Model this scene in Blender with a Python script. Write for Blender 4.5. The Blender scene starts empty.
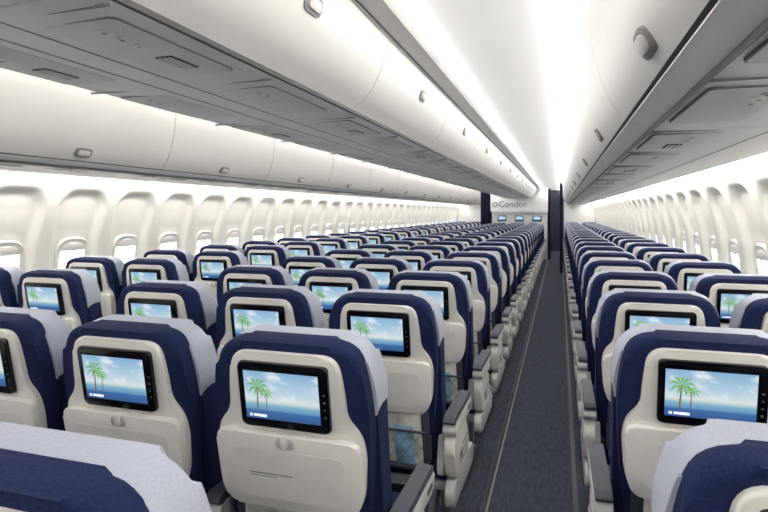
import bpy, bmesh, math, random
from mathutils import Matrix, Vector
random.seed(4)
S=bpy.context.scene
COL=S.collection
# ------------------------------------------------------------------ materials
def lin(c):
    return tuple(((x/255)/12.92 if x/255<=0.04045 else ((x/255+0.055)/1.055)**2.4) for x in c)+(1,)
def mat(name,rgb,rough=0.5,noise=0.0,nscale=60,metal=0.0,bump=0.0,emit=0.0,spec=0.5):
    m=bpy.data.materials.new(name); m.use_nodes=True
    nt=m.node_tree; b=nt.nodes['Principled BSDF']
    c=lin(rgb)
    b.inputs['Base Color'].default_value=c
    b.inputs['Roughness'].default_value=rough
    b.inputs['Metallic'].default_value=metal
    b.inputs['Specular IOR Level'].default_value=spec
    if noise>0 or bump>0:
        tc=nt.nodes.new('ShaderNodeTexCoord'); n=nt.nodes.new('ShaderNodeTexNoise')
        n.inputs['Scale'].default_value=nscale; n.inputs['Detail'].default_value=3
        nt.links.new(tc.outputs['Object'],n.inputs['Vector'])
        if noise>0:
            r=nt.nodes.new('ShaderNodeValToRGB')
            r.color_ramp.elements[0].position=0.3; r.color_ramp.elements[1].position=0.7
            r.color_ramp.elements[0].color=tuple(max(0,x*(1-noise)) for x in c[:3])+(1,)
            r.color_ramp.elements[1].color=tuple(min(1,x*(1+noise)) for x in c[:3])+(1,)
            nt.links.new(n.outputs['Fac'],r.inputs['Fac']); nt.links.new(r.outputs['Color'],b.inputs['Base Color'])
        if bump>0:
            bp=nt.nodes.new('ShaderNodeBump'); bp.inputs['Strength'].default_value=bump; bp.inputs['Distance'].default_value=0.002
            nt.links.new(n.outputs['Fac'],bp.inputs['Height']); nt.links.new(bp.outputs['Normal'],b.inputs['Normal'])
    if emit>0:
        b.inputs['Emission Color'].default_value=c; b.inputs['Emission Strength'].default_value=emit
    return m
M_NAVY=mat('navy_fabric',(26,35,70),0.85,0.3,200,bump=0.35,spec=0.15)
M_GREYFAB=mat('grey_blue_fabric',(164,169,183),0.8,0.07,260,bump=0.2,spec=0.2)
M_SHELL=mat('warm_white_plastic',(224,221,216),0.38,0.02,30)
M_TRAY=mat('tray_plastic',(228,225,220),0.34,0.02,25)
M_BLACK=mat('black_gloss',(10,11,14),0.18)
M_DGREY=mat('dark_grey_pad',(62,66,77),0.55,0.1,80)
M_LGREY=mat('light_grey_plastic',(186,186,184),0.45,0.02,30)
M_METAL=mat('brushed_metal',(150,150,152),0.35,0.05,40,metal=0.8)
M_MAG=mat('magazine_paper',(214,212,200),0.5,0.45,11)
M_MAG2=mat('safety_card',(130,170,196),0.5,0.6,12)
M_NET=mat('pocket_net',(92,94,98),0.7)
M_BIN=mat('bin_plastic_selflit',(222,219,215),0.34,0.01,8,emit=0.045)  # plain plastic; faint emission added as fill to lift the dim undersides
M_PSU=mat('psu_plastic_selflit',(214,211,207),0.45,0.02,12,emit=0.05)  # service panels glow slightly too, added brightness for the bin undersides
M_GROOVE=mat('groove_dark',(78,76,76),0.7)
M_SEAM=mat('seam_grey',(140,138,136),0.7)
M_WALL=mat('sidewall_plastic_selflit',(236,234,229),0.42,0.01,6,emit=0.03)  # slight emission added to the wall plastic, which is no lamp
M_CEIL=mat('ceiling_plastic',(238,238,238),0.5,0.01,4)
M_BULK=mat('bulkhead_laminate',(222,221,220),0.5,0.01,6)
M_CURT=mat('curtain_navy',(26,32,66),0.9,0.2,90)
M_DARK=mat('galley_dark',(40,42,52),0.7,0.1,5)
M_TEXTG=mat('print_grey',(120,123,134),0.6)
M_LIGHT=mat('led_strip_ceiling',(255,252,247),0.5,emit=26)
M_LIGHT2=mat('led_strip_sidewall',(255,250,241),0.5,emit=31)
M_PANE=mat('window_pane',(218,230,240),0.2,emit=2.2)
M_LEAF=mat('screen_leaf',(96,150,84),0.6,emit=0.9)
M_TRUNK=mat('screen_trunk',(110,100,80),0.6,emit=0.6)
M_SCRTXT=mat('screen_text',(235,242,250),0.5,emit=0.8)
# carpet : woven stripes running along the aisle
def carpet():
    m=bpy.data.materials.new('aisle_carpet'); m.use_nodes=True; nt=m.node_tree; b=nt.nodes['Principled BSDF']
    tc=nt.nodes.new('ShaderNodeTexCoord'); mp=nt.nodes.new('ShaderNodeMapping'); mp.inputs['Scale'].default_value=(60,14.0,1)
    n=nt.nodes.new('ShaderNodeTexNoise'); n.inputs['Scale'].default_value=1.0; n.inputs['Detail'].default_value=4
    n2=nt.nodes.new('ShaderNodeTexNoise'); n2.inputs['Scale'].default_value=160
    r=nt.nodes.new('ShaderNodeValToRGB'); r.color_ramp.elements[0].position=0.3; r.color_ramp.elements[1].position=0.75
    r.color_ramp.elements[0].color=lin((48,52,66)); r.color_ramp.elements[1].color=lin((86,90,104))
    mx=nt.nodes.new('ShaderNodeMath'); mx.operation='MULTIPLY_ADD'; mx.inputs[1].default_value=0.5
    nt.links.new(tc.outputs['Object'],mp.inputs['Vector']); nt.links.new(mp.outputs['Vector'],n.inputs['Vector'])
    nt.links.new(tc.outputs['Object'],n2.inputs['Vector'])
    h=nt.nodes.new('ShaderNodeMath'); h.operation='MULTIPLY'; h.inputs[1].default_value=0.5
    nt.links.new(n2.outputs['Fac'],h.inputs[0])
    nt.links.new(n.outputs['Fac'],mx.inputs[0]); nt.links.new(h.outputs[0],mx.inputs[2])
    nt.links.new(mx.outputs[0],r.inputs['Fac']); nt.links.new(r.outputs['Color'],b.inputs['Base Color'])
    b.inputs['Roughness'].default_value=0.95; b.inputs['Specular IOR Level'].default_value=0.1
    return m
M_CARPET=carpet()
def screen_mat():
    m=bpy.data.materials.new('screen_picture'); m.use_nodes=True; nt=m.node_tree; b=nt.nodes['Principled BSDF']
    tc=nt.nodes.new('ShaderNodeTexCoord'); sp=nt.nodes.new('ShaderNodeSeparateXYZ')
    r=nt.nodes.new('ShaderNodeValToRGB'); e=r.color_ramp.elements
    e[0].position=0.0; e[0].color=lin((52,92,152))
    e[1].position=1.0; e[1].color=lin((140,184,220))
    for p,c in ((0.17,(62,108,170)),(0.20,(104,152,198)),(0.30,(130,184,208)),(0.36,(200,218,215)),(0.40,(222,232,236)),(0.6,(184,214,232))):
        k=e.new(p); k.color=lin(c)
    n=nt.nodes.new('ShaderNodeTexNoise'); n.inputs['Scale'].default_value=3.5; n.inputs['Detail'].default_value=5
    cr=nt.nodes.new('ShaderNodeValToRGB'); cr.color_ramp.elements[0].position=0.5; cr.color_ramp.elements[1].position=0.68
    mul=nt.nodes.new('ShaderNodeMath'); mul.operation='MULTIPLY'
    st=nt.nodes.new('ShaderNodeMapRange'); st.inputs['From Min'].default_value=0.38; st.inputs['From Max'].default_value=0.5
    mix=nt.nodes.new('ShaderNodeMix'); mix.data_type='RGBA'; mix.inputs['B'].default_value=(0.85,0.9,0.95,1)
    nt.links.new(tc.outputs['UV'],sp.inputs[0]); nt.links.new(sp.outputs['Y'],r.inputs['Fac'])
    nt.links.new(tc.outputs['UV'],n.inputs['Vector']); nt.links.new(n.outputs['Fac'],cr.inputs['Fac'])
    nt.links.new(sp.outputs['Y'],st.inputs['Value']); nt.links.new(st.outputs[0],mul.inputs[0]); nt.links.new(cr.outputs['Color'],mul.inputs[1])
    nt.links.new(mul.outputs[0],mix.inputs['Factor']); nt.links.new(r.outputs['Color'],mix.inputs['A'])
    b.inputs['Base Color'].default_value=(0.02,0.02,0.02,1); b.inputs['Roughness'].default_value=0.25
    nt.links.new(mix.outputs['Result'],b.inputs['Emission Color']); b.inputs['Emission Strength'].default_value=0.9
    return m
M_SCREEN=screen_mat()

# ------------------------------------------------------------------ builder
XZ=Matrix(((1,0,0,0),(0,0,1,0),(0,1,0,0),(0,0,0,1)))   # (u,v,w)->(x=u, z=v, y=w)
YZ=Matrix(((0,0,1,0),(1,0,0,0),(0,1,0,0),(0,0,0,1)))   # (u,v,w)->(y=u, z=v, x=w)
XY=Matrix.Identity(4)
def fillet(pts,radii,seg=5):
    out=[];n=len(pts)
    for i,p in enumerate(pts):
        r=radii[i] if isinstance(radii,(list,tuple)) else radii
        p=Vector(p);a=Vector(pts[i-1]);b=Vector(pts[(i+1)%n])
        if r<=0: out.append(tuple(p)); continue
        da=(a-p);db=(b-p)
        t=min(r,da.length*0.48,db.length*0.48)
        p0=p+da.normalized()*t;p1=p+db.normalized()*t
        for k in range(seg+1):
            s=k/seg
            q=p0*(1-s)**2+p*2*s*(1-s)+p1*s*s
            out.append(tuple(q))
    return out
class Builder:
    def __init__(s): s.bm=bmesh.new(); s.mats=[]; s.quads=[]
    def mi(s,m):
        if m not in s.mats: s.mats.append(m)
        return s.mats.index(m)
    def _merge(s,t,m,T):
        bmesh.ops.transform(t,matrix=T,verts=t.verts)
        bmesh.ops.recalc_face_normals(t,faces=t.faces)
        k=s.mi(m)
        for f in t.faces: f.material_index=k
        me=bpy.data.meshes.new('tmp'); t.to_mesh(me); t.free(); s.bm.from_mesh(me); bpy.data.meshes.remove(me)
    def prism(s,pts,w0,w1,m,plane=XZ,T=None,bevel=0.0,seg=2,both=True):
        t=bmesh.new()
        a=[t.verts.new((p[0],p[1],w0)) for p in pts]; b=[t.verts.new((p[0],p[1],w1)) for p in pts]
        n=len(pts); t.faces.new(a); t.faces.new(b)
        for i in range(n): t.faces.new((a[i],a[(i+1)%n],b[(i+1)%n],b[i]))
        if bevel>0:
            t.edges.ensure_lookup_table()
            sa,sb=set(a),set(b)
            ed=[e for e in t.edges if (e.verts[0] in sa and e.verts[1] in sa) or (both and e.verts[0] in sb and e.verts[1] in sb)]
            bmesh.ops.bevel(t,geom=ed,offset=bevel,segments=seg,affect='EDGES',profile=0.5,clamp_overlap=True)
        s._merge(t,m,(T or Matrix.Identity(4))@plane)
    def box(s,x0,x1,y0,y1,z0,z1,m,T=None,r=0.0,bevel=0.0):
        pts=[(x0,z0),(x1,z0),(x1,z1),(x0,z1)]
        if r>0: pts=fillet(pts,r,4)
        s.prism(pts,y0,y1,m,XZ,T,bevel)
    def cyl(s,p0,p1,rad,m,T=None,n=12):
        p0=Vector(p0);p1=Vector(p1);d=p1-p0
        t=bmesh.new(); bmesh.ops.create_cone(t,cap_ends=True,segments=n,radius1=rad,radius2=rad,depth=d.length)
        q=d.to_track_quat('Z','Y').to_matrix().to_4x4()
        s._merge(t,m,(T or Matrix.Identity(4))@Matrix.Translation((p0+p1)/2)@q)
    def quad(s,ps,m,T=None):
        T=T or Matrix.Identity(4); s.quads.append(([T@Vector(p) for p in ps],s.mi(m)))
    def mesh(s,name,angle=40):
        uv=s.bm.loops.layers.uv.new('UVMap')
        for ps,k in s.quads:
            f=s.bm.faces.new([s.bm.verts.new(p) for p in ps]); f.material_index=k
            if len(ps)==4:
                for l,c in zip(f.loops,((0,0),(1,0),(1,1),(0,1))): l[uv].uv=c
        me=bpy.data.meshes.new(name); s.bm.to_mesh(me); s.bm.free()
        for m in s.mats: me.materials.append(m)
        for p in me.polygons: p.use_smooth=True
        me.set_sharp_from_angle(angle=math.radians(angle))
        return me
def put(name,me,loc=(0,0,0)):
    o=bpy.data.objects.new(name,me); o.location=loc; COL.objects.link(o); return o

# ------------------------------------------------------------------ seats
TILT=Matrix.Translation((0,0,0.45))@Matrix.Rotation(math.radians(10),4,'X')@Matrix.Translation((0,0,-0.45))
def sym(half):  # right half points bottom->top  => closed outline
    return [(x,z) for x,z in half]+[(-x,z) for x,z in reversed(half)]
def seat(B,cx):
    T=Matrix.Translation((cx,0,0))@TILT
    # padded front cushion and light headrest cover
    B.prism(fillet(sym([(0.205,0.47),(0.228,0.62),(0.230,0.99)]),[.03,.1,.04,.04,.1,.03]),0.045,0.125,M_NAVY,XZ,T,0.03,4)
    B.prism(fillet(sym([(0.226,0.915),(0.233,1.0),(0.202,1.134)]),[.03,.06,.08,.08,.06,.03],7),0.040,0.134,M_GREYFAB,XZ,T,0.034,5)
    # navy upholstered back shell
    B.prism(fillet(sym([(0.190,0.56),(0.219,0.80),(0.225,0.99),(0.196,1.143)]),[.04,.1,.14,.08,.08,.14,.1,.04],7),-0.004,0.066,M_NAVY,XZ,T,0.020,4)
    # white surround of the monitor flowing into the lower shell
    B.prism(fillet(sym([(0.17,0.672),(0.203,0.74),(0.213,0.86),(0.203,0.915),(0.166,0.955),(0.163,1.02),(0.150,1.120)]),
        [.05,.06,.05,.035,.035,.06,.045,.045,.06,.035,.035,.05,.06,.05],6),-0.019,0.01,M_SHELL,XZ,T,0.007,3)
    # tray table
    B.prism(fillet(sym([(0.178,0.692),(0.200,0.74),(0.206,0.902)]),[.05,.05,.026,.026,.05,.05],6),-0.042,-0.0185,M_TRAY,XZ,T,0.006,3)
    B.prism(fillet(sym([(0.145,0.72),(0.160,0.76),(0.164,0.86)]),[.04,.04,.02,.02,.04,.04],6),-0.0428,-0.040,M_TRAY,XZ,T,0.0008,1)
    # latch and its recess
    B.prism(fillet([(-.026,.868),(.026,.868),(.026,.898),(-.026,.898)],.012),-0.0440,-0.040,M_LGREY,XZ,T,0.002)
    B.prism(fillet([(-.009,.872),(.009,.872),(.009,.908),(-.009,.908)],.008),-0.050,-0.042,M_SHELL,XZ,T,0.003)
    B.box(-.11,.015,-.0434,-.0415,.790,.793,M_TEXTG,T)
    B.box(-.11,-.03,-.0434,-.0415,.783,.785,M_TEXTG,T)
    # monitor
    zc=1.006
    B.prism(fillet([(-.127,zc-.088),(.127,zc-.088),(.127,zc+.090),(-.127,zc+.090)],.014),-0.030,-0.012,M_BLACK,XZ,T,0.004,3)
    x0,x1,z0,z1=-.110,.102,zc-.064,zc+.068
    B.box(x0-.004,x1+.004,-.0312,-.029,z0-.004,z1+.004,M_BLACK,T)
    yq=-.0318
    B.quad([(x0,yq,z0),(x1,yq,z0),(x1,yq,z1),(x0,yq,z1)],M_SCREEN,T)
    yq-=.0006
    for tx,tz,sc in ((x0+.040,zc+.026,1.0),(x0+.064,zc+.010,.6)):
        B.quad([(tx-.008*sc,yq,z0+.022),(tx-.003*sc,yq,z0+.022),(tx+.0018*sc,yq,tz),(tx-.0018*sc,yq,tz)],M_TRUNK,T)
        for a,L in ((8,.036),(-28,.034),(-62,.026),(48,.034),(88,.03),(128,.036),(165,.036),(205,.034),(242,.024)):
            a=math.radians(a); d=Vector((math.cos(a),0,math.sin(a))); nrm=Vector((-d.z,0,d.x))
            c=Vector((tx,yq-.0002,tz))
            e=c+d*L*sc+Vector((0,0,-.008*sc)); mid=c+d*L*.55*sc+Vector((0,0,.003*sc))
            B.quad([c,mid-nrm*.004*sc,e,mid+nrm*.004*sc],M_LEAF,T)
        yq-=.0002
    for i,(a,b) in enumerate(((.010,.018),(.022,.060))):
        B.quad([(x0+a,yq,z0+.006),(x0+b,yq,z0+.006),(x0+b,yq,z0+.013),(x0+a,yq,z0+.013)],M_SCRTXT,T)
    for k in range(4):
        B.box(.112,.118,-.0315,-.029,zc-.045+k*.02,zc-.04+k*.02,M_DGREY,T)
    # literature pocket with magazines and net
    B.box(-.185,.185,-.008,.02,.45,.70,M_DGREY,T,r=.03,bevel=.005)
    B.prism([(-.155,.47),(.02,.47),(.03,.70),(-.15,.702)],-.022,-.012,M_MAG,XZ,T)
    B.prism([(-.02,.47),(.160,.47),(.155,.685),(-.025,.678)],-.032,-.023,M_MAG,XZ,T)
    B.prism([(-.10,.47),(.02,.47),(.01,.655),(-.11,.65)],-.038,-.033,M_MAG2,XZ,T)
    B.prism([(.05,.47),(.13,.47),(.125,.63),(.045,.635)],-.038,-.033,M_MAG2,XZ,T)
    B.box(-.18,.18,-.050,-.040,.612,.620,M_DGREY,T,bevel=.002)
    B.box(-.18,.18,-.050,-.01,.452,.466,M_DGREY,T,bevel=.002)
    LX=.175
    for k in range(-7,8):
        x=k*.045
        for sgn in (1,-1):
            xa,xb=x,x+sgn*.12
            za,zb=.465,.615
            def cl(xa,za,xb,zb):
                pts=[]
                for X,Z,X2,Z2 in ((xa,za,xb,zb),(xb,zb,xa,za)):
                    if abs(X)>LX:
                        lim=LX*(1 if X>0 else -1)
                        if (X2-X)==0: return None
                        t=(lim-X)/(X2-X)
                        if t<0 or t>1: return None
                        X=lim; Z=Z+(Z2-Z)*t
                    pts.append((X,Z))
                return pts
            c=cl(xa,za,xb,zb)
            if c:
                (a0,b0),(a1,b1)=c
                B.quad([(a0,-.045,b0),(a0+.002,-.045,b0),(a1+.002,-.045,b1),(a1,-.045,b1)],M_NET,T)
    # seat pan cushion
    T0=Matrix.Translation((cx,0,0))
    B.prism(fillet([(.05,.37),(.50,.36),(.54,.40),(.535,.455),(.44,.485),(.12,.465),(.05,.47)],[.02,.03,.03,.03,.08,.08,.03]),-.232,.232,M_NAVY,YZ,T0,.025,3)
    B.box(-.235,.235,.06,.50,.325,.368,M_LGREY,T0,bevel=.006)
    # hinge covers
    for sx in (-1,1):
        B.prism(fillet([(-.02,.42),(.10,.38),(.14,.50),(.02,.58)],.03),sx*.222-.012,sx*.222+.012,M_LGREY,YZ,T0,.004)
    # life vest box under the seat
    B.box(-.12,.12,.16,.38,.235,.322,M_DGREY,T0,r=.02,bevel=.01)
def armrest(B,x,end):
    T=Matrix.Translation((x,0,0))
    w=.026
    # arm body
    B.prism(fillet([(-.02,.585),(.33,.575),(.37,.60),(.365,.632),(-.03,.640),(-.055,.61)],[.02,.02,.02,.02,.02,.02]),-w,w,M_LGREY,YZ,T,.006,2)
    B.prism(fillet([(-.045,.636),(.35,.629),(.365,.645),(.34,.658),(-.03,.665),(-.055,.65)],.012),-w+.002,w-.002,M_DGREY,YZ,T,.007,3)
    if end:
        s=1 if end>0 else -1
        # tapered end panel, recline button block and lower shroud
        B.prism(fillet([(.0,.40),(.30,.38),(.33,.43),(.28,.52),(.22,.58),(.0,.59),(-.045,.54)],[.05,.03,.03,.1,.05,.03,.05],6),-w+.004,w-.004,M_SHELL,YZ,T,.008,3)
        B.prism(fillet([(-.03,.30),(.46,.29),(.49,.33),(.46,.385),(.0,.395),(-.04,.36)],[.03,.03,.03,.03,.03,.03]),-w+.006,w-.008,M_LGREY,YZ,T,.007,3)
        B.cyl((s*(w-.010),.10,.47),(s*(w-.001),.10,.47),.034,M_LGREY,T,20)
        B.cyl((s*(w-.002),.10,.47),(s*(w+.001),.10,.47),.014,M_DGREY,T,14)
        B.box(s*(w-.001)-.003,s*(w-.001)+.003,.26,.32,.597,.612,M_DGREY,T)
        for k in range(3):
            B.box(s*(w-.006)-.003,s*(w-.006)+.003,.15,.27,.43+k*.03,.437+k*.03,M_SEAM,T)
    else:
        B.prism(fillet([(.0,.37),(.16,.37),(.12,.59),(-.02,.59)],.03),-.014,.014,M_LGREY,YZ,T,.004)
def legs(B,x):
    T=Matrix.Translation((x,0,0)); 
    B.prism(fillet([(-.06,.0),(.50,.0),(.50,.025),(.46,.035),(-.06,.035)],.008),-.022,.022,M_METAL,YZ,T,.003)
    B.prism([(.40,.03),(.44,.03),(.425,.325),(.385,.325)],-.014,.014,M_METAL,YZ,T)
    B.prism([(-.05,.03),(-.01,.03),(.17,.325),(.12,.325)],-.014,.014,M_METAL,YZ,T)
    B.prism([(.02,.10),(.41,.285),(.41,.31),(.02,.125)],-.008,.008,M_METAL,YZ,T)
    B.prism(fillet([(-.07,.035),(.03,.035),(.0,.09),(-.06,.08)],.012),-.03,.03,M_LGREY,YZ,T,.004)
def seat_unit(name,n,s):
    B=Builder(); xs=[(i-(n-1)/2)*s for i in range(n)]
    for x in xs: seat(B,x)
    for i in range(n+1):
        armrest(B,(i-n/2)*s,(-1 if i==0 else (1 if i==n else 0)))
    W=n*s/2
    B.cyl((-W+.02,.14,.305),(W-.02,.14,.305),.019,M_METAL)
    B.cyl((-W+.02,.40,.305),(W-.02,.40,.305),.019,M_METAL)
    B.cyl((-W+.03,.50,.17),(W-.03,.50,.17),.010,M_METAL)
    for x in (-W+.10,W-.10):
        legs(B,x)
        B.cyl((x,.42,.17),(x,.50,.17),.009,M_METAL)
    B.box(-W+.13,-W+.36,.05,.32,.05,.13,M_DGREY,None,r=.02,bevel=.008)
    return B.mesh(name)
S3=.53; S2=.51; P=.787; XC=-1.209; YEND=20.2; YB=17.9
me3=seat_unit('airplane_seat_triple_mesh',3,S3)
me2=seat_unit('airplane_seat_pair_mesh',2,S2)
OFF=.115
y=1.306-P+OFF
while y<YB-0.7:
    put('airplane_seat_triple',me3,(-1.209,y,0)); y+=P
y=1.65-P+OFF
while y<YEND-0.7:
    put('airplane_seat_pair',me2,(.375+S2/2,y,0)); y+=P
y=2.38-P+OFF
while y<YEND-0.7:
    put('airplane_seat_pair',me2,(-2.70-S2/2,y,0)); y+=P

# ------------------------------------------------------------------ overhead bins
Y0=-3.0; BL=1.4
def bin_details(B,X,zf,sx,ylen):
    # passenger service units: flat plate, small vents and lamps
    for y in (0.12,0.80):
        z=zf(X); w=.10
        a,b=sorted((sx*(X-w),sx*(X+w)))
        B.prism(fillet([(a-.003,y-.003),(b+.003,y-.003),(b+.003,y+.463),(a-.003,y+.463)],.02),z-.0025,z+.004,M_SEAM,XY)
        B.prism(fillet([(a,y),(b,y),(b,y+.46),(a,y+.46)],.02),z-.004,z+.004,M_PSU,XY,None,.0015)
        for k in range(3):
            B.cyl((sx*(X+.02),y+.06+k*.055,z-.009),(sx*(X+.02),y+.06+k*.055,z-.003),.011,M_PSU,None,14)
            B.cyl((sx*(X+.02),y+.06+k*.055,z-.0095),(sx*(X+.02),y+.06+k*.055,z-.008),.006,M_SEAM,None,10)
        a,b=sorted((sx*(X-.02),sx*(X+.035)))
        if y<.5:
            B.prism(fillet([(a,y+.27),(b,y+.27),(b,y+.39),(a,y+.39)],.008),z-.006,z-.003,M_GROOVE,XY)
            for k in range(3):
                q=a+.010+k*.015
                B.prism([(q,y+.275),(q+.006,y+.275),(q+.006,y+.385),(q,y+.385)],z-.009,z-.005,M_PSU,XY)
    for y in (.06,.72):
        a,b=sorted((sx*(X-.13),sx*(X+.15)))
        B.prism([(a,y),(b,y),(b,y+.004),(a,y+.004)],zf(X)-.002,zf(X)+.004,M_SEAM,XY)
def latch(B,c,n):
    R=n.to_track_quat('Z','Y').to_matrix().to_4x4()
    T=Matrix.Translation(c)@R
    if abs((R@Vector((1,0,0))).y)<.5: T=T@Matrix.Rotation(math.radians(90),4,'Z')
    B.prism(fillet([(-.058,-.028),(.058,-.028),(.058,.028),(-.058,.028)],.026),-.012,.005,M_SEAM,XY,T,.002)
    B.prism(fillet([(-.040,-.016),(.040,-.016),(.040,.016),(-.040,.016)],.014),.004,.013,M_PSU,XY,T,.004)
def out_bin(sx):
    B=Builder()
    pr=[(.075,2.215),(.083,2.12),(.098,2.0),(.122,1.90),(.150,1.83),(.178,1.785),(.198,1.762)]
    pr2=[(.203,1.766),(.206,1.754),(.245,1.738),(.32,1.730),(.60,1.722),(.84,1.722),(.868,1.735),(.88,1.77),(.90,1.95),(.92,2.20)]
    pts=[(sx*(x-XC),z) for x,z in pr+pr2]
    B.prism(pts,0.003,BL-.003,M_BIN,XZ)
    a=[(.197,1.764),(.207,1.758),(.212,1.790),(.205,1.79)]
    B.prism([(sx*(x-XC),z-.002) for x,z in a],0.0,BL,M_GROOVE,XZ)
    core=[(.11,2.20),(.13,1.97),(.22,1.79),(.82,1.76),(.86,1.8),(.86,2.19)]
    B.prism([(sx*(x-XC),z) for x,z in core],-.003,BL+.003,M_SEAM,XZ)
    bin_details(B,.40-XC,lambda X:1.727,sx,BL)
    for X in (.27,.62):
        a,b=sorted((sx*(X-XC),sx*(X+.004-XC)))
        B.prism([(a,0),(b,0),(b,BL),(a,BL)],1.7205,1.74,M_SEAM,XY)
    latch(B,Vector((sx*(.162-XC),BL/2,1.806)),Vector((-sx*.85,0,-.53)).normalized())
    return B.mesh('overhead_bin_outboard_mesh')
def center_bin():
    B=Builder()
    half=[(-.895,1.885),(-.862,1.897),(-.850,1.910),(-.800,1.94),(-.752,1.995),(-.715,2.07),(-.690,2.15),(-.683,2.205)]
    hx=[(x-XC,z) for x,z in half]
    hx=[(.16,1.880)]+hx
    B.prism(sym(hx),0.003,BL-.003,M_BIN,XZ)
    core=[(.30,1.93),(.42,1.99),(.48,2.1),(.50,2.19)]
    B.prism(sym(core),-.003,BL+.003,M_SEAM,XZ)
    for sx in (1,-1):
        a,b=sorted((sx*(-.862-XC),sx*(-.850-XC)))
        B.prism([(a,0),(b,0),(b,BL),(a,BL)],1.8960,1.912,M_GROOVE,XY)
        bin_details(B,.205,lambda X:1.883,sx,BL)
        a,b=sorted((sx*.055,sx*.059))
        B.prism([(a,0),(b,0),(b,BL),(a,BL)],1.8785,1.89,M_SEAM,XY)
        latch(B,Vector((sx*(-.707-XC),BL/2,2.093)),Vector((sx*.94,0,-.30)).normalized())
    return B.mesh('overhead_bin_center_mesh')
meR=out_bin(1); meL=out_bin(-1); meC=center_bin()
for me_,y_,lim in ((meR,.52,YEND),(meL,.42,YEND),(meC,.84,YB)):
    y_-=2*BL
    while y_+BL<lim-.02:
        put('overhead_bin',me_,(XC,y_,0)); y_+=BL

# ------------------------------------------------------------------ ceiling
YC1=22.4
B=Builder()
for sx in (1,-1):
    arch=[(-.705,2.213),(-.60,2.222),(-.585,2.245),(-.50,2.275),(-.38,2.300),(-.25,2.310),(-.10,2.300),(.02,2.275),(.07,2.255),(.095,2.222)]
    top=[(x,z+.03) for x,z in reversed(arch)]
    B.prism([(sx*(x-XC),z) for x,z in arch+top],Y0,YC1,M_CEIL,XZ)
    B.prism([(sx*(x-XC),z) for x,z in ((.09,2.222),(.95,2.222),(.95,2.25),(.09,2.25))],Y0,YC1,M_CEIL,XZ)
B.prism([(-.52,2.215),(.52,2.215),(.52,2.245),(-.52,2.245)],Y0,YC1,M_CEIL,XZ)
ceil=put('ceiling',B.mesh('ceiling_mesh'),(XC,0,0))
for sx in (1,-1):
    B=Builder()
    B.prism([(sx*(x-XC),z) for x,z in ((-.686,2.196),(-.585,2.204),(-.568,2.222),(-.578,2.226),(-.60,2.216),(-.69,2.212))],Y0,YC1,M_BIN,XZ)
    B.prism([(sx*(x-XC),z) for x,z in ((-.668,2.193),(-.662,2.193),(-.662,2.2),(-.668,2.2))],Y0,YC1,M_GROOVE,XZ)
    put('trim_%d'%(1 if sx>0 else 2),B.mesh('cove_trim_mesh'),(XC,0,0))
    B=Builder()
    B.prism([(sx*(x-XC),z) for x,z in ((.062,2.208),(.072,2.205),(.082,2.235),(.066,2.252),(.056,2.238))],Y0,YC1,M_LIGHT,XZ)
    B.prism([(sx*(x-XC),z) for x,z in ((-.566,2.232),(-.556,2.238),(-.556,2.252),(-.575,2.242))],Y0,YC1,M_LIGHT,XZ)
    o=put('led_cove_strip',B.mesh('ceiling_light_strip_mesh')); o.parent=ceil
    B=Builder()
    B.prism([(sx*(x-XC),z) for x,z in ((.882,1.735),(.915,1.735),(.915,1.760),(.882,1.760))],Y0,YEND,M_LIGHT2,XZ)
    o=put('led_sidewall_strip',B.mesh('sidewall_light_strip_mesh')); o.parent=ceil

# ------------------------------------------------------------------ side walls with window bays
WP=.56; WPH=2.86
prof=[(.93,1.82),(.945,1.78),(.985,1.72),(1.04,1.62),(1.09,1.48),(1.13,1.32),(1.155,1.15),(1.17,.98),(1.18,.80),(1.185,.60),(1.18,.40),(1.17,.2),(1.15,0.0)]
def px(z):
    for (x0,z0),(x1,z1) in zip(prof,prof[1:]):
        if z1<=z<=z0:
            t=(z0-z)/(z0-z1); return x0+(x1-x0)*t
    return prof[-1][0]
def sm(t): t=max(0,min(1,t)); return t*t*(3-2*t)
def recess(y,z):
    dy=abs(((y-WPH)/WP+.5)%1-.5)*WP
    hw=.200+.035*sm((z-1.0)/.5)
    hz=.47; zc=1.18; r=.16
    qx=max(dy-(hw-r),0); qz=max(abs(z-zc)-(hz-r),0)
    d=math.hypot(qx,qz)-r
    bay=sm(-d/.06)
    g=.010*(1-sm(abs(dy-WP/2)/.006))
    return .050*bay+g*.6
def wall(sx,name):
    me=bpy.data.meshes.new(name+'_mesh')
    ny=int((YEND+.1-Y0)/.02)
    zs=[1.82-i*.02 for i in range(64)]
    zs=[z for z in zs if z>=.55]+[.5,.4,.2,0.0]
    vs=[];fs=[]
    for j in range(ny+1):
        y=Y0+j*.02
        for z in zs: vs.append((sx*(px(z)+recess(y,z)-XC),y,z))
    m=len(zs)
    for j in range(ny):
        for i in range(m-1):
            a=j*m+i; q=(a,a+1,a+m+1,a+m)
            fs.append(q if sx>0 else q[::-1])
    me.from_pydata(vs,[],fs); me.materials.append(M_WALL)
    for p in me.polygons: p.use_smooth=True
    put(name,me,(XC,0,0))
wall(1,'wall_right'); wall(-1,'wall_left')
ZW=1.06
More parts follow.
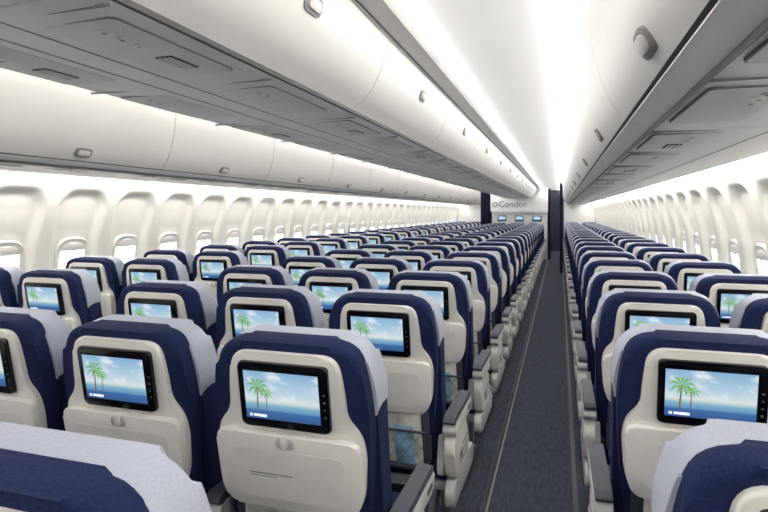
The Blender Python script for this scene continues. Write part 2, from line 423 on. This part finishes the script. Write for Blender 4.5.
def window(sx):
    B=Builder()
    def loop(a,b,r):
        return fillet([(-a,-b),(a,-b),(a,b),(-a,b)],r,9)
    o=loop(.158,.218,.13); i=loop(.118,.176,.100); n=len(o)
    t=bmesh.new()
    def ring(pts,w): return [t.verts.new((p[0],p[1],w)) for p in pts]
    A=ring(o,.014);Bq=ring(loop(.146,.206,.122),-.004);C=ring(i,.004);D=ring(i,.02)
    for r0,r1 in ((A,Bq),(Bq,C),(C,D)):
        for k in range(n): t.faces.new((r0[k],r0[(k+1)%n],r1[(k+1)%n],r1[k]))
    Rr=Matrix.Rotation(math.radians(-8),4,'Y')
    SX=Matrix.Scale(sx,4,(1,0,0))
    B._merge(t,M_WALL,SX@Rr@YZ)
    B.prism(i,.008,.012,M_PANE,YZ,SX@Rr)
    B.prism(fillet([(-.116,.115),(.116,.115),(.116,.172),(-.116,.172)],[.0,.0,.09,.09],8),.003,.0075,M_WALL,YZ,SX@Rr,.001)
    B.box(-.002,.003,-.03,.03,.113,.121,M_LGREY,SX@Rr)
    return B.mesh('window_mesh')
wn=1
for sx in (1,-1):
    wm=window(sx)
    k=-5
    while WPH+WP*k<YEND-.3:
        yy=WPH+WP*k
        if yy>Y0+.3:
            put('window_%d'%wn,wm,(XC+sx*(px(ZW)+.036-XC),yy,ZW)); wn+=1
        k+=1

# ------------------------------------------------------------------ floor
def simple(name,fn):
    B=Builder(); fn(B); return put(name,B.mesh(name+'_mesh'))
simple('floor',lambda B:B.box(XC-2.45,XC+2.45,Y0,YC1,-.06,0,M_CARPET))
def tracks(B):
    for x in (-.345,-2.418+.345):
        B.box(x-.005,x+.005,Y0,YEND,0,.003,M_SEAM)
        B.box(x-.03,x-.022,Y0,YEND,0,.002,M_DGREY)
    for x in (.075,-2.493):
        B.box(x-.012,x+.012,Y0,YEND,0,.003,M_DGREY)
simple('trim_3',tracks)
# ------------------------------------------------------------------ ends
simple('wall_back',lambda B:B.box(XC-2.45,XC+2.45,Y0-.05,Y0,0,2.35,M_BULK))
simple('wall_front',lambda B:B.box(XC-2.45,XC+2.45,YC1,YC1+.05,0,2.35,M_DARK))
def bulk(B):
    B.prism(fillet([(-.84,0),(.84,0),(.84,2.2),(-.84,2.2)],[0,0,.05,.05]),0,.06,M_BULK,XZ,None,.006)
    B.prism(fillet([(-.88,1.45),(.86,1.45),(.86,2.2),(-.88,2.2)],[.10,.06,0,0]),-.10,0,M_CEIL,XZ,None,.02)
    for x in (-.53,0,.53):
        B.box(x-.13,x+.13,-.02,0,1.18,1.36,M_BLACK,None,r=.01,bevel=.003)
        B.quad([(x-.105,-.0215,1.205),(x+.105,-.0215,1.205),(x+.105,-.0215,1.335),(x-.105,-.0215,1.335)],M_SCREEN)
    for z in (.02,.9,1.12):
        B.box(-.83,.83,-.004,0,z,z+.012,M_LGREY)
B=Builder(); bulk(B); bh=put('bulkhead_partition',B.mesh('bulkhead_mesh'),(XC,YB,0))
cu=bpy.data.curves.new('sign_text','FONT'); cu.body='Condor'; cu.size=.27; cu.extrude=.003; cu.align_x='CENTER'
cu.materials.append(M_TEXTG)
to=bpy.data.objects.new('sign_lettering',cu); COL.objects.link(to); to.parent=bh; to.rotation_euler=(math.pi/2,0,0); to.location=(-.20,-.105,1.62)
B=Builder(); B.cyl((-.74,-.108,1.70),(-.74,-.102,1.70),.08,M_TEXTG,None,24); B.cyl((-.74,-.112,1.70),(-.74,-.104,1.70),.06,M_BULK,None,24)
ro=put('sign_emblem',B.mesh('sign_emblem_mesh')); ro.parent=bh
for nm,a,b in (('partition_panel',.13,1.14),('partition_panel',-3.55,-2.55)):
    def f(B,a=a,b=b):
        B.box(a,b,YEND,YEND+.05,0,1.72,M_BULK,None,bevel=.006)
        B.box(a,b,YEND-.02,YEND+.07,1.72,2.2,M_CEIL,None,bevel=.01)
        B.box(a+.02,b-.02,YEND-.006,YEND,.9,.912,M_LGREY)
    simple(nm,f)
def curtain(name,x0,x1,y,z0,z1,folds):
    B=Builder(); n=folds*8; f=[];bk=[]
    for k in range(n+1):
        s=k/n; f.append((x0+(x1-x0)*s,y+.03*math.sin(s*folds*2*math.pi)))
    for p in reversed(f): bk.append((p[0],p[1]+.012))
    B.prism(f+bk,z0,z1,M_CURT,XY)
    B.cyl((x0-.01,y,z1+.012),(x1+.005,y,z1+.012),.012,M_METAL)
    put(name,B.mesh(name+'_mesh',60))
curtain('tied_privacy_curtain',-.005,.065,14.05,.01,2.15,2)
curtain('galley_curtain',-2.42,-2.08,YB+.1,.01,2.17,6)
curtain('gathered_door_curtain',-.35,-.27,YB+.03,.01,2.17,2)
# ------------------------------------------------------------------ world, camera
w=bpy.data.worlds.new('world'); S.world=w; w.use_nodes=True
w.node_tree.nodes['Background'].inputs[0].default_value=(.75,.82,.95,1); w.node_tree.nodes['Background'].inputs[1].default_value=.6
cam=bpy.data.cameras.new('camera'); co=bpy.data.objects.new('camera',cam); COL.objects.link(co)
co.location=(0,0,1.47); co.rotation_euler=(math.radians(90),0,math.atan(176/560))
cam.lens=560/768*36; cam.sensor_width=36; cam.shift_y=-44/768; cam.clip_start=.03; cam.clip_end=100
S.camera=co
S.view_settings.view_transform='Standard'
